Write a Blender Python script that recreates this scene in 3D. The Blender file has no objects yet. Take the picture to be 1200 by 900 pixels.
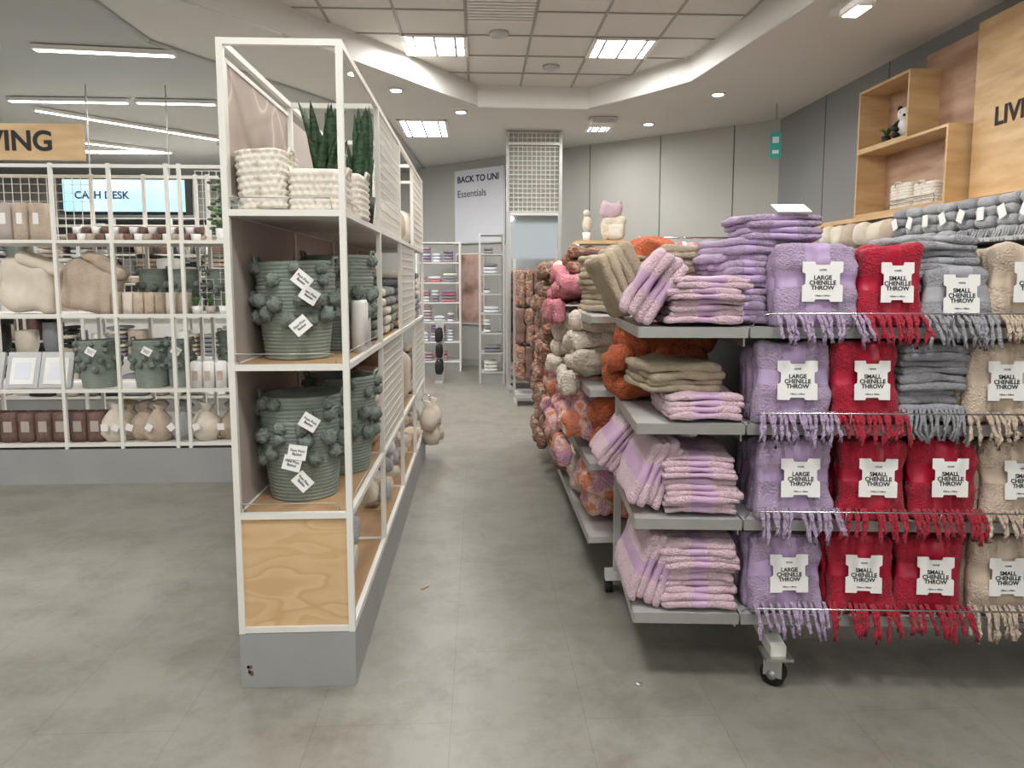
import bpy, math, random
from mathutils import Vector, Matrix, noise
from mathutils.geometry import tessellate_polygon
random.seed(7)
R=random.uniform
D=math.radians
COL=bpy.context.scene.collection
def C(r,g,b):
    f=lambda v:((v/255+.055)/1.055)**2.4 if v>10 else v/255/12.92
    return (f(r),f(g),f(b),1)
# ---------------- materials
def mat(name,col,rough=.6,metal=0,var=0,vs=8,bump=0,bs=80,stretch=(1,1,1),col2=None,emis=0,stops=None,const=False,detail=3,wave=None,bdist=.004,sheen=0):
    m=bpy.data.materials.new(name); m.use_nodes=True; nt=m.node_tree; N=nt.nodes; L=nt.links
    p=N['Principled BSDF']; p.inputs['Roughness'].default_value=rough; p.inputs['Metallic'].default_value=metal
    if sheen: p.inputs['Sheen Weight'].default_value=sheen
    c=C(*col); p.inputs['Base Color'].default_value=c
    tc=N.new('ShaderNodeTexCoord'); mp=N.new('ShaderNodeMapping'); mp.inputs['Scale'].default_value=stretch
    L.new(tc.outputs['Object'],mp.inputs['Vector'])
    if var or col2 or stops:
        if wave:
            t=N.new('ShaderNodeTexWave'); t.inputs['Scale'].default_value=wave; t.inputs['Distortion'].default_value=7; t.inputs['Detail'].default_value=3; t.inputs['Detail Scale'].default_value=1.2
            o=t.outputs['Fac']
        else:
            t=N.new('ShaderNodeTexNoise'); t.inputs['Scale'].default_value=vs; t.inputs['Detail'].default_value=detail
            o=t.outputs['Fac']
        L.new(mp.outputs['Vector'],t.inputs['Vector'])
        r=N.new('ShaderNodeValToRGB'); L.new(o,r.inputs['Fac'])
        e=r.color_ramp.elements
        if stops:
            while len(e)<len(stops): e.new(.5)
            for i,(ps,cc) in enumerate(stops): e[i].position=ps; e[i].color=C(*cc)
            if const: r.color_ramp.interpolation='CONSTANT'
        else:
            c2=C(*col2) if col2 else tuple(min(1,v*(1+var)) for v in c[:3])+(1,)
            c1=c if col2 else tuple(v*(1-var) for v in c[:3])+(1,)
            e[0].position=.3; e[0].color=c1; e[1].position=.7; e[1].color=c2
        L.new(r.outputs['Color'],p.inputs['Base Color'])
    if bump:
        t=N.new('ShaderNodeTexNoise'); t.inputs['Scale'].default_value=bs; t.inputs['Detail'].default_value=2
        L.new(mp.outputs['Vector'],t.inputs['Vector'])
        b=N.new('ShaderNodeBump'); b.inputs['Strength'].default_value=bump; b.inputs['Distance'].default_value=bdist
        L.new(t.outputs['Fac'],b.inputs['Height']); L.new(b.outputs['Normal'],p.inputs['Normal'])
    if emis:
        p.inputs['Emission Color'].default_value=c; p.inputs['Emission Strength'].default_value=emis
    return m
M_white=mat('white_metal',(228,226,219),.45,var=.03)
M_shelfw=mat('shelf_white',(210,206,199),.5,var=.04)
M_base=mat('grey_plinth',(156,156,155),.5,var=.06,vs=3)
M_chrome=mat('chrome_wire',(190,190,190),.25,metal=1)
M_steel=mat('brushed_steel',(185,185,182),.4,metal=.8,var=.05)
M_steelp=mat('painted_steel_shelf',(190,189,187),.35,metal=.2,var=.04)
M_dark=mat('black_rubber',(28,28,28),.6,var=.1)
M_black=mat('black_ink',(35,35,38),.7,var=.02)
M_navy=mat('navy_ink',(45,50,90),.7,var=.02)
M_taupe=mat('taupe_panel',(176,165,158),.7,var=.04,vs=2)
M_marble=mat('marbled_panel',(170,150,132),.6,stops=[(.35,(164,148,138)),(.52,(180,164,152)),(.55,(212,198,186)),(.58,(176,160,148)),(.7,(168,152,140))],vs=3.5,detail=1)
M_ply=mat('birch_ply',(205,170,120),.5,stretch=(1,1,5),vs=3,stops=[(.3,(192,156,112)),(.5,(206,172,126)),(.7,(216,186,144))],detail=5,bump=.05)
M_plyH=mat('birch_ply_front',(205,170,120),.5,stretch=(1.6,1,5),vs=2.2,detail=1,stops=[(.30,(214,182,138)),(.40,(206,170,124)),(.43,(216,184,140)),(.52,(210,176,132)),(.55,(202,164,118)),(.58,(218,186,142)),(.68,(206,170,126))])
M_woodsh=mat('oak_shelf',(176,144,108),.5,stretch=(1,.2,1),vs=14,var=.15)
M_walnut=mat('woodgrain_panel',(176,140,116),.5,stretch=(1,.7,3),vs=3,stops=[(.3,(158,122,98)),(.5,(184,150,126)),(.7,(200,168,144))],detail=6)
M_wall=mat('grey_wall_paint',(180,179,174),.8,var=.03,vs=.6)
M_wallr=mat('dark_grey_panel',(138,139,139),.75,var=.04,vs=.7)
M_seam=mat('panel_seam',(90,90,90),.8,var=.02)
M_ceil=mat('plaster_ceiling',(214,212,207),.85,var=.02,vs=.5)
M_ceill=mat('less_lit_ceiling',(184,185,183),.85,var=.03,vs=.4)  # left ceiling plaster, its weaker light put into a greyer colour
M_tile=mat('mineral_ceiling_tile',(214,211,204),.9,var=.03,vs=40,bump=.1,bs=200)
M_tbar=mat('ceiling_grid_bar',(160,156,149),.6,var=.02)
M_light=mat('light_panel',(255,253,248),.5,emis=14)
M_led=mat('led_strip',(255,253,248),.5,emis=10)
M_cream=mat('cream_cotton',(214,204,188),.85,var=.06,vs=14,bump=.5,bs=120)
M_creamw=mat('cream_woven',(222,215,202),.85,var=.05,vs=20,bump=.4,bs=160)
kw=dict(bump=1,bs=140,bdist=.010,sheen=.15)
M_beige=mat('beige_chenille',(198,179,160),.9,var=.08,vs=25,**kw)
M_khaki=mat('khaki_throw',(172,158,136),.9,var=.16,vs=14,bump=.8,bs=120,bdist=.009)
M_lilac=mat('lilac_chenille',(170,150,178),.9,var=.07,vs=25,**kw)
M_lilacr=mat('lilac_ribbon',(180,156,194),.45,var=.05,vs=40,stretch=(6,1,.4))
M_pink=mat('pale_pink_throw',(208,180,190),.9,var=.06,vs=25,**kw)
M_pinkr=mat('mauve_ribbon',(190,158,188),.45,var=.04)
M_red=mat('red_chenille',(168,16,46),.9,var=.12,vs=25,**kw)
M_redr=mat('red_ribbon',(174,20,52),.45,var=.04)
M_grey=mat('grey_chenille',(150,150,156),.9,var=.07,vs=25,**kw)
M_greyl=mat('light_grey_blanket',(172,173,176),.9,var=.1,vs=25,**kw)
M_greyr=mat('grey_ribbon',(162,162,168),.45,var=.04)
M_beiger=mat('beige_ribbon',(202,184,164),.45,var=.04)
M_card=mat('label_card',(235,234,231),.6,var=.01)
M_sage=mat('sage_rope',(132,142,132),.85,var=.08,vs=30,bump=.5,bs=150)
M_sagep=mat('sage_pompom',(138,149,139),.95,var=.15,vs=60,bump=1,bs=240,bdist=.01)
M_leaf=mat('snake_leaf',(34,56,38),.5,stretch=(1,1,3),vs=30,stops=[(.35,(34,58,42)),(.6,(70,98,70))],detail=2)
M_leaf2=mat('green_leaf',(70,110,60),.6,var=.25,vs=20)
M_orange=mat('orange_plush',(180,94,60),.95,var=.25,vs=18,bump=1,bs=80,bdist=.018)
kf=dict(bump=1,bs=75,bdist=.018)
M_multi=mat('multicolour_knit',(150,90,60),.95,vs=12,stretch=(1,1,2.2),stops=[(.0,(84,66,60)),(.42,(158,100,78)),(.47,(206,180,158)),(.52,(110,118,108)),(.57,(182,108,80)),(.62,(130,112,104))],detail=1,**kf)
M_pastel=mat('pastel_plush',(220,170,170),.95,vs=10,stops=[(.0,(140,158,198)),(.42,(216,150,170)),(.52,(226,198,184)),(.6,(210,128,100))],detail=1,**kf)
M_rose=mat('rose_plush',(212,134,146),.95,var=.12,vs=22,**kf)
M_ivory=mat('ivory_plush',(222,210,194),.95,var=.1,vs=22,**kf)
M_brown=mat('brown_box',(112,86,78),.7,var=.2,vs=30)
M_silver=mat('silver_frame',(196,196,196),.35,metal=.4,var=.03)
M_screen=mat('blue_screen',(110,180,220),.3,stretch=(1,.3,1),vs=.9,stops=[(.3,(90,180,225)),(.7,(200,232,244))],emis=0)
for n in M_screen.node_tree.nodes:
    if n.type=='VALTORGB':
        M_screen.node_tree.links.new(n.outputs[0],M_screen.node_tree.nodes['Principled BSDF'].inputs['Emission Color'])
M_screen.node_tree.nodes['Principled BSDF'].inputs['Emission Strength'].default_value=.7
M_mirror=mat('mirror_glass',(200,206,208),.04,metal=1)
M_green=mat('exit_green',(40,140,130),.4,emis=.25)
M_poster=mat('poster_print',(200,170,155),.7,vs=2.5,stops=[(.3,(120,84,66)),(.5,(206,172,160)),(.7,(228,206,196))])
M_signw=mat('sign_white',(222,224,232),.6,var=.02)
# ---------------- mesh builder
class B:
    def __init__(s): s.v=[];s.f=[];s.mi=[];s.sm=[];s.mats=[];s.M=Matrix.Identity(4)
    def mk(s,m):
        if m not in s.mats: s.mats.append(m)
        return s.mats.index(m)
    def add(s,vs,fs,m,smooth=False,ms=None):
        k=s.mk(m); o=len(s.v)
        s.v+= [s.M@Vector(p) for p in vs]
        for j,f in enumerate(fs):
            s.f.append([i+o for i in f]); s.mi.append(s.mk(ms[j]) if ms else k); s.sm.append(smooth)
    def box(s,c,sz,m,rot=None):
        x,y,z=[a/2 for a in sz]
        vs=[Vector((i*x,j*y,k*z)) for i in(-1,1) for j in(-1,1) for k in(-1,1)]
        if rot is not None: vs=[rot@v for v in vs]
        vs=[v+Vector(c) for v in vs]
        s.add(vs,[(0,1,3,2),(4,6,7,5),(0,4,5,1),(2,3,7,6),(0,2,6,4),(1,5,7,3)],m)
    def bb(s,x0,x1,y0,y1,z0,z1,m): s.box(((x0+x1)/2,(y0+y1)/2,(z0+z1)/2),(abs(x1-x0),abs(y1-y0),abs(z1-z0)),m)
    def tube(s,pts,r,m,n=8,taper=None):
        pts=[Vector(p) for p in pts]; vs=[];fs=[]
        for i,p in enumerate(pts):
            t=(pts[min(i+1,len(pts)-1)]-pts[max(i-1,0)]).normalized()
            a=t.cross(Vector((0,0,1)));
            if a.length<.1: a=t.cross(Vector((0,1,0)))
            a.normalize(); b=t.cross(a)
            rr=r*(taper[i] if taper else 1)
            for k in range(n):
                an=2*math.pi*k/n; vs.append(p+a*math.cos(an)*rr+b*math.sin(an)*rr)
        for i in range(len(pts)-1):
            for k in range(n):
                fs.append((i*n+k,i*n+(k+1)%n,(i+1)*n+(k+1)%n,(i+1)*n+k))
        fs.append(tuple(range(n))[::-1]); fs.append(tuple((len(pts)-1)*n+k for k in range(n)))
        s.add(vs,fs,m,True)
    def lathe(s,prof,m,n=32,c=(0,0,0),fn=None):
        vs=[];fs=[];c=Vector(c)
        for r,z in prof:
            for k in range(n):
                a=2*math.pi*k/n; p=Vector((r*math.cos(a),r*math.sin(a),z))
                if fn: p=fn(p)
                vs.append(p+c)
        for i in range(len(prof)-1):
            for k in range(n):
                fs.append((i*n+k,i*n+(k+1)%n,(i+1)*n+(k+1)%n,(i+1)*n+k))
        fs.append(tuple(range(n))[::-1])
        fs.append(tuple((len(prof)-1)*n+k for k in range(n)))
        s.add(vs,fs,m,True)
    def ball(s,c,r,m,n=12,amp=0,fr=60,sc=(1,1,1)):
        vs=[];fs=[];c=Vector(c);h=n//2+1
        for i in range(1,h):
            ph=math.pi*i/h
            for k in range(n):
                a=2*math.pi*k/n; d=Vector((math.sin(ph)*math.cos(a),math.sin(ph)*math.sin(a),math.cos(ph)))
                rr=r*(1+amp*noise.noise((c+d*r)*fr))
                vs.append(c+Vector((d.x*sc[0],d.y*sc[1],d.z*sc[2]))*rr)
        for i in range(h-2):
            for k in range(n):
                fs.append((i*n+k,(i+1)*n+k,(i+1)*n+(k+1)%n,i*n+(k+1)%n))
        vs.append(c+Vector((0,0,r*sc[2]))); vs.append(c-Vector((0,0,r*sc[2])))
        t=len(vs)-2
        for k in range(n):
            fs.append((t,k,(k+1)%n)); fs.append((t+1,(h-2)*n+(k+1)%n,(h-2)*n+k))
        s.add(vs,fs,m,True)
    def rbox(s,c,sz,r,m,res=.03,amp=.0,fr=8,amp2=0,fr2=40,fn=None,rot=None,mfn=None):
        hx=[a/2 for a in sz]; r=min(r,min(hx)*.99); c=Vector(c)
        n=[max(3,min(44,int(a/res))) for a in sz]
        seed=Vector((R(-50,50),R(-50,50),R(-50,50)))
        d={};vs=[];fs=[];ms=[]
        def vid(i,j,k):
            key=(i,j,k)
            if key in d: return d[key]
            p=Vector((-hx[0]+2*hx[0]*i/n[0],-hx[1]+2*hx[1]*j/n[1],-hx[2]+2*hx[2]*k/n[2]))
            q=Vector([max(-(hx[a]-r),min(hx[a]-r,p[a])) for a in range(3)])
            nn=(p-q)
            if nn.length<1e-6: nn=Vector((0,0,1))
            nn.normalize(); p=q+nn*r
            if amp: p+=nn*amp*noise.noise(p*fr+seed)
            if amp2: p+=nn*amp2*noise.noise(p*fr2+seed)
            if fn: p=fn(p,seed)
            if rot is not None: p=rot@p
            d[key]=len(vs); vs.append(p+c); return d[key]
        a,b,e=n
        def F(q,ctr):
            fs.append(q)
            if mfn: ms.append(mfn(Vector((-hx[0]+2*hx[0]*ctr[0]/a,-hx[1]+2*hx[1]*ctr[1]/b,-hx[2]+2*hx[2]*ctr[2]/e))))
        for i in range(a):
            for j in range(b):
                F((vid(i,j,0),vid(i,j+1,0),vid(i+1,j+1,0),vid(i+1,j,0)),(i+.5,j+.5,0))
                F((vid(i,j,e),vid(i+1,j,e),vid(i+1,j+1,e),vid(i,j+1,e)),(i+.5,j+.5,e))
        for i in range(a):
            for k in range(e):
                F((vid(i,0,k),vid(i+1,0,k),vid(i+1,0,k+1),vid(i,0,k+1)),(i+.5,0,k+.5))
                F((vid(i,b,k),vid(i,b,k+1),vid(i+1,b,k+1),vid(i+1,b,k)),(i+.5,b,k+.5))
        for j in range(b):
            for k in range(e):
                F((vid(0,j,k),vid(0,j,k+1),vid(0,j+1,k+1),vid(0,j+1,k)),(0,j+.5,k+.5))
                F((vid(a,j,k),vid(a,j+1,k),vid(a,j+1,k+1),vid(a,j,k+1)),(a,j+.5,k+.5))
        s.add(vs,fs,m,True,ms if mfn else None)
    def rest(s):
        zmin=min(v.z for v in s.v)
        for v in s.v: v.z-=zmin
    def obj(s,name,loc=(0,0,0),rz=0,parent=None,rot=None):
        me=bpy.data.meshes.new(name); me.from_pydata([tuple(v) for v in s.v],[],s.f)
        for m in s.mats: me.materials.append(m)
        me.polygons.foreach_set('material_index',s.mi); me.polygons.foreach_set('use_smooth',s.sm); me.update()
        o=bpy.data.objects.new(name,me); COL.objects.link(o); o.location=loc
        o.rotation_euler=rot if rot else (0,0,rz)
        if parent: o.parent=parent
        return o
def text(body,size,loc,m,parent=None,rz=0,tilt=D(90),ry=0,align='CENTER',sp=1.0,name='lettering',bold=0):
    cu=bpy.data.curves.new(name,'FONT'); cu.body=body; cu.size=size; cu.align_x=align; cu.align_y='CENTER'; cu.space_line=sp
    cu.extrude=.0006; cu.offset=bold; cu.materials.append(m)
    o=bpy.data.objects.new(name,cu); COL.objects.link(o); o.location=loc; o.rotation_euler=(tilt,ry,rz)
    if parent: o.parent=parent
    return o
def empty(name,loc,rz=0):
    o=bpy.data.objects.new(name,None); COL.objects.link(o); o.location=loc; o.rotation_euler=(0,0,rz); o.empty_display_size=.1; return o
# ---------------- room
def floor():
    m=bpy.data.materials.new('vinyl_stone_floor'); m.use_nodes=True; nt=m.node_tree;N=nt.nodes;L=nt.links;p=N['Principled BSDF']
    tc=N.new('ShaderNodeTexCoord'); mp=N.new('ShaderNodeMapping'); mp.inputs['Location'].default_value=(-.02,-.36,0); mp.inputs['Rotation'].default_value=(0,0,D(90))
    L.new(tc.outputs['Object'],mp.inputs['Vector'])
    br=N.new('ShaderNodeTexBrick'); br.inputs['Scale'].default_value=1; br.inputs['Brick Width'].default_value=.92; br.inputs['Row Height'].default_value=.46
    br.inputs['Mortar Size'].default_value=.0014; br.inputs['Color1'].default_value=C(138,135,128); br.inputs['Color2'].default_value=C(135,132,125); br.inputs['Mortar'].default_value=C(118,115,109)
    L.new(mp.outputs['Vector'],br.inputs['Vector'])
    n1=N.new('ShaderNodeTexNoise'); n1.inputs['Scale'].default_value=3.2; n1.inputs['Detail'].default_value=12; n1.inputs['Roughness'].default_value=.78
    L.new(tc.outputs['Object'],n1.inputs['Vector'])
    r=N.new('ShaderNodeValToRGB'); r.color_ramp.elements[0].position=.36; r.color_ramp.elements[0].color=(.72,.705,.67,1); r.color_ramp.elements[1].position=.56; r.color_ramp.elements[1].color=(1.0,1.0,.99,1)
    L.new(n1.outputs['Fac'],r.inputs['Fac'])
    mx=N.new('ShaderNodeMix'); mx.data_type='RGBA'; mx.blend_type='MULTIPLY'; mx.inputs[0].default_value=1
    L.new(br.outputs['Color'],mx.inputs[6]); L.new(r.outputs['Color'],mx.inputs[7]); L.new(mx.outputs[2],p.inputs['Base Color'])
    p.inputs['Roughness'].default_value=.38
    b=N.new('ShaderNodeBump'); b.inputs['Strength'].default_value=.12; b.inputs['Distance'].default_value=.003
    L.new(n1.outputs['Fac'],b.inputs['Height']); L.new(b.outputs['Normal'],p.inputs['Normal'])
    bb=B(); bb.bb(-10,4,-7,15,-.1,0,m); bb.obj('floor')
floor()
HOLE=[(-2.14,-2),(2.43,-2),(2.43,5.22),(2.16,7.33),(1.31,8.57),(0,8.5),(-.76,7.31),(-1.6,6.12),(-2.14,5.44)]
ZC=3.5; ZT=3.75
def ceiling():
    b=B()
    outer=[(-2.75,-6),(4,-6),(4,15),(-.9,15),(-1.15,9.2),(-2.75,6.3)]
    polys=[[Vector((x,y,0)) for x,y in outer],[Vector((x,y,0)) for x,y in HOLE[::-1]]]
    vs=[(v.x,v.y,ZC) for p in polys for v in p]
    b.add(vs,[t for t in tessellate_polygon(polys)],M_ceil)
    n=len(HOLE)
    b.add([(x,y,ZC) for x,y in HOLE]+[(x,y,ZT) for x,y in HOLE],[(i,(i+1)%n,(i+1)%n+n,i+n) for i in range(n)],M_ceil)
    for i in range(n):
        a=Vector((*HOLE[i],ZC+.0));c=Vector((*HOLE[(i+1)%n],ZC+.0)); 
        b.tube([a,c],.010,M_ceil,4)
    b.add([(-2.6,-2.2,ZT),(2.6,-2.2,ZT),(2.6,8.8,ZT),(-2.6,8.8,ZT)],[(0,1,2,3)],M_tile)
    for k in range(-4,6):
        x=-.7+.6*k; 
        if -2.6<x<2.6: b.bb(x-.012,x+.012,-2.2,8.8,ZT-.008,ZT-.001,M_tbar)
    for k in range(-15,4):
        y=6.82+.6*k; b.bb(-2.6,2.6,y-.012,y+.012,ZT-.009,ZT-.002,M_tbar)
    b.add([(-10,-6,ZC-.02),(-2.75,-6,ZC-.02),(-2.75,6.3,ZC-.02),(-1.15,9.2,ZC-.02),(-.9,15,ZC-.02),(-10,15,ZC-.02)],[(0,1,2,3,4,5)],M_ceill)
    P=[(-2.75,-6),(-2.75,6.3),(-1.15,9.2),(-.9,15)]
    for (x0,y0),(x1,y1) in zip(P,P[1:]): b.tube([(x0,y0,ZC-.01),(x1,y1,ZC-.01)],.025,M_ceill,4)
    for (x,y) in ((.2,6.12),):
        b.bb(x-.3,x+.3,y-.3,y+.3,ZT-.02,ZT-.01,M_tbar)
        for i in range(9): b.bb(x-.28,x+.28,y-.27+i*.065,y-.24+i*.065,ZT-.03,ZT-.02,M_white)
    for (x,y,z) in ((.2,6.75,ZT),(.78,7.75,ZT)):
        b.lathe([(.09,0),(.085,-.03),(.04,-.05)],M_steelp,20,(x,y,z))
    b.obj('ceiling')
ceiling()
def wall(name,p0,p1,z1,m,th=.1,seams=()):
    p0=Vector(p0);p1=Vector(p1);d=p1-p0;L=d.length;a=math.atan2(d.y,d.x)
    b=B(); b.bb(0,L,0,th,0,z1,m)
    for s in seams: b.bb(s-.006,s+.006,-.004,.0,0,z1,M_seam)
    b.bb(0,L,-.012,0,0,.12,M_base)
    return b.obj(name,(p0.x,p0.y,0),a)
wall('wall_back',(-2.2,14.1),(3.8,8.98),3.5,M_wall,seams=[3.9,5.1,6.25,7.3])
wall('wall_right',(3.8,9.0),(3.8,-6),3.5,M_wallr,seams=[1.2,2.4,4.9,6.1])
wall('wall_left_back',(-10,14.1),(-2.2,14.1),3.5,M_wall)
wall('wall_left',(-10,-6),(-10,14.1),3.5,M_wall)
LC=(1,.985,.955)
def panel(x,y,z,sx,sy,e,name='recessed_ceiling_light'):
    b=B(); b.bb(-sx/2,sx/2,-sy/2,sy/2,-.012,-.004,M_light)
    for i in range(-1,2): b.bb(i*sx/3-.012,i*sx/3+.012,-sy/2,sy/2,-.03,-.012,M_steelp)
    b.bb(-sx/2,sx/2,-.008,.008,-.028,-.012,M_steelp)
    for sgn in (-1,1):
        b.bb(sgn*sx/2-.02,sgn*sx/2+.02,-sy/2-.02,sy/2+.02,-.02,0,M_white); b.bb(-sx/2,sx/2,sgn*sy/2-.02,sgn*sy/2+.02,-.021,-.001,M_white)
    o=b.obj(name,(x,y,z))
    l=bpy.data.lights.new('lamp','AREA'); l.shape='RECTANGLE'; l.size=sx; l.size_y=sy; l.energy=e; l.color=LC
    lo=bpy.data.objects.new('lamp',l); COL.objects.link(lo); lo.location=(0,0,-.05); lo.parent=o
EP=38
for (x,y) in ((-.4,7.12),(1.4,7.12),(-.4,4.12),(1.4,4.12),(-.4,1.12),(1.4,1.12),(.5,-1.2)):
    panel(x,y,ZT,.58,.56,EP)
panel(-.7,9.7,ZC,.6,1.0,38)
panel(.5,-3.8,ZC,1.2,.6,70)  # unseen panel added behind the camera as fill light
panel(1.6,9.6,ZC,.3,.3,20,name='square_ceiling_light')
for (x,y) in ((-3.5,3),(-3.5,0),(-6,3),(-5.5,11.5),(-3.2,11)): panel(x,y,ZC-.02,1.2,.3,50,name='linear_ceiling_light')  # the out-of-view ones are added to brighten the left side
def strip(x0,y0,x1,y1,e=27):
    d=Vector((x1-x0,y1-y0,0)); L=d.length; a=math.atan2(d.y,d.x)
    b=B(); b.bb(-L/2,L/2,-.04,.04,-.05,-.01,M_white); b.bb(-L/2+.02,L/2-.02,-.028,.028,-.056,-.05,M_led)
    o=b.obj('led_strip_light',((x0+x1)/2,(y0+y1)/2,ZC-.02),a)
    l=bpy.data.lights.new('lamp','AREA'); l.shape='RECTANGLE'; l.size=L; l.size_y=.08; l.energy=e; l.color=LC
    lo=bpy.data.objects.new('lamp',l); COL.objects.link(lo); lo.location=(0,0,-.07); lo.parent=o
for s in ((-3.75,6.4,-2.62,6.52),(-5.3,6.2,-4.0,6.35),(-5.1,8.2,-3.83,8.22),(-3.75,8.22,-2.9,8.25),(-5.08,8.62,-3.6,10.3),(-5.6,10.6,-4.7,11.4),(-7,8,-5.6,8)): strip(*s)
def spot(x,y,z):
    b=B(); b.lathe([(.085,0),(.085,-.012),(.06,-.012)],M_white,24); b.lathe([(.055,-.004),(.055,-.016),(.02,-.017)],M_light,20); o=b.obj('downlight',(x,y,z))
    l=bpy.data.lights.new('lamp','SPOT'); l.energy=28; l.spot_size=D(110); l.spot_blend=.8; l.color=(1,.97,.92); l.shadow_soft_size=.06
    lo=bpy.data.objects.new('lamp',l); COL.objects.link(lo); lo.location=(0,0,-.04); lo.parent=o
for x,y in ((-.86,7.8),(-.2,8.75),(2.6,7.8),(-1.2,7.2),(2.9,5.0),(3.0,2.5),(2.2,9.3)): spot(x,y,ZC)
b=B(); b.rbox((0,0,-.05),(.34,.2,.1),.015,M_white,.05); b.bb(-.14,.14,-.104,-.1,-.08,-.03,M_steelp); b.obj('ceiling_heater',(1.55,9.0,ZC))
b=B(); b.bb(-.03,.03,-.3,.3,-.04,0,M_white); b.rbox((0,-.05,-.10),(.14,.26,.06),.015,M_white,.05); b.bb(-.05,.05,-.15,.05,-.135,-.125,M_light); b.obj('track_spotlight',(2.66,5.12,ZC))
b=B(); b.tube([(0,0,.32),(0,0,0)],.006,M_steel); b.bb(-.06,.06,-.012,.012,-.29,0,M_green); b.bb(-.035,.035,-.014,-.012,-.12,-.05,M_card); b.bb(-.035,.035,-.014,-.012,-.24,-.2,M_card); b.obj('exit_sign',(3.42,8.2,3.18),D(-15))
# ---------------- generic goods
def stack_into(b,w,d,n,t,m,rib=None,sub=2,res=.018,slump=1):
    z=0
    for i in range(n):
        dx=R(-.012,.012);dy=R(-.016,.016);ww=w*R(.93,1.03); tt=t*R(.88,1.1); yaw=Matrix.Rotation(R(-.05,.05)*slump,3,'Z')
        sag=R(.003,.010)*slump
        for k in range(sub):
            th=tt/sub
            def fn(p,sd,sag=sag,hx=ww/2):
                p=p.copy(); e=abs(p.x)/hx
                p.z+= -sag*e**2.5 + .006*slump*noise.noise(Vector((p.x*9,p.y*9,i))+sd)
                if rib and abs(p.x)<w*.13: p.z*=.85
                return p
            mf=(lambda c:rib if abs(c.x)<w*.13 else m) if rib else None
            b.rbox((dx+R(-.008,.008),dy+k*.006,z+th/2),(ww*R(.95,1),d,th*1.25),th*.6,m,res=res,amp=.010,fr=12,amp2=.002,fr2=50,fn=fn,mfn=mf,rot=yaw)
            z+=th
    return z
def stack(name,loc,w,d,n,t,m,rib=None,parent=None,rz=0,sub=2):
    b=B(); stack_into(b,w,d,n,t,m,rib,sub); b.rest()
    return b.obj(name,loc,rz,parent)
CARD=[(-.5,-.5),(-.5,-.1),(-.42,-.06),(-.42,.2),(-.5,.24),(-.5,.5),(-.2,.5),(-.17,.42),(.17,.42),(.2,.5),(.5,.5),(.5,.24),(.42,.2),(.42,-.06),(.5,-.1),(.5,-.5),(.2,-.5),(.17,-.44),(-.17,-.44),(-.2,-.5)]
def throw(name,loc,w,h,m,rib,label,parent,fringe=True,lean=0,depth=5,rz=0):
    b=B(); b.M=Matrix.Rotation(-lean,4,'X')
    zb=h*.06; skew=R(-.05,.05)
    for k in range(depth):
        hh=h*(1-.025*k*R(.2,1)); ww=w*R(.95,1)
        front=(k==0); ph=R(0,6)
        def fn(p,sd,ww=ww,hh=hh,front=front,k=k,ph=ph):
            p=p.copy(); s=p.z/hh; e=min(1,abs(p.x)/(ww/2))
            if p.z>0: p.z-=.006*e**3*(p.z/(hh/2))
            p.x*=1+.05*(-s)+.045*noise.noise(Vector((s*5,0,k))+sd)
            p.x+=skew*s*hh*.5
            if p.y<0 and front:
                p.y-=.006*(1-min(1,4*s*s))*(1-e*e)
                p.y+=.008*noise.noise(Vector((p.x*8,0,p.z*24))+sd)+.012*noise.noise(Vector((p.x*26,1,p.z*5))+sd)
                if abs(p.x)<w*.16: p.y+=.004
                p.y+=.008*max(0,1-abs(p.z-zb)/.05)
            if abs(p.z-zb)<.045: p.x*=.975
            p.z+=.016*noise.noise(Vector((p.x*11,2,0))+sd)*(1 if p.z>0 else .3)
            return p
        mf=(lambda c:rib if (abs(c.x)<w*.15 or abs(c.z-zb)<.026) else m)
        b.rbox((R(-.010,.010),.032+k*.05,hh/2),(ww,.058,hh),.022,m,res=.0125 if front else .022,amp=.016,fr=9,amp2=.004,fr2=45,fn=fn,mfn=mf)
    if fringe:
        n=max(6,int(w/.0165)); drift=R(-.01,.01)
        for i in range(n):
            x=-w/2*1.02+w*1.04*(i+R(.15,.85))/n; j=R(-.022,.022)+drift; l=R(.035,.08)
            if R(0,1)<.08: continue
            y0=-.008-R(0,.012)
            P=[(x,y0+.01,.045),(x+j*.2,y0-.016,.022),(x+j*.45,y0-.030+R(-.006,.006),-.010),(x+j*.8,y0-.034+R(-.012,.006),-l*.5),(x+j,y0-.032+R(-.016,.008),-l)]
            for q in (-1,1):
                b.tube([(a+q*.0035*math.sin(2.2*ii+i),bb_+q*.0035*math.cos(2.2*ii+i),c) for ii,(a,bb_,c) in enumerate(P)],.0058,m,5,[.7,1.05,.8,1.1,.9])
    if label:
        cw=min(.138,w*.52); ch=.138; cz=h*.54; yc=-.019; pts=[(x*cw,yc,y*ch+cz) for x,y in CARD]
        pts2=[(x,yc-.0025,z) for x,y,z in pts]; n=len(pts)
        b.add(pts+pts2,[tuple(range(n,2*n))]+[(i,(i+1)%n,(i+1)%n+n,i+n) for i in range(n)],M_card)
    o=b.obj(name,loc,rz,parent)
    if label:
        Rm=Matrix.Rotation(-lean,3,'X')
        for body,sz,dz,bo in ((label,.0205,-.004,.0005),("HOME",.0085,.040,0),("130cm x 160cm",.008,-.048,0)):
            t=text(body,sz,(0,0,0),M_black,o,sp=.85,tilt=D(90)-lean,name='label_text',bold=bo)
            t.location=Rm@Vector((0,yc-.0032,cz+dz))
    return o
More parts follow.
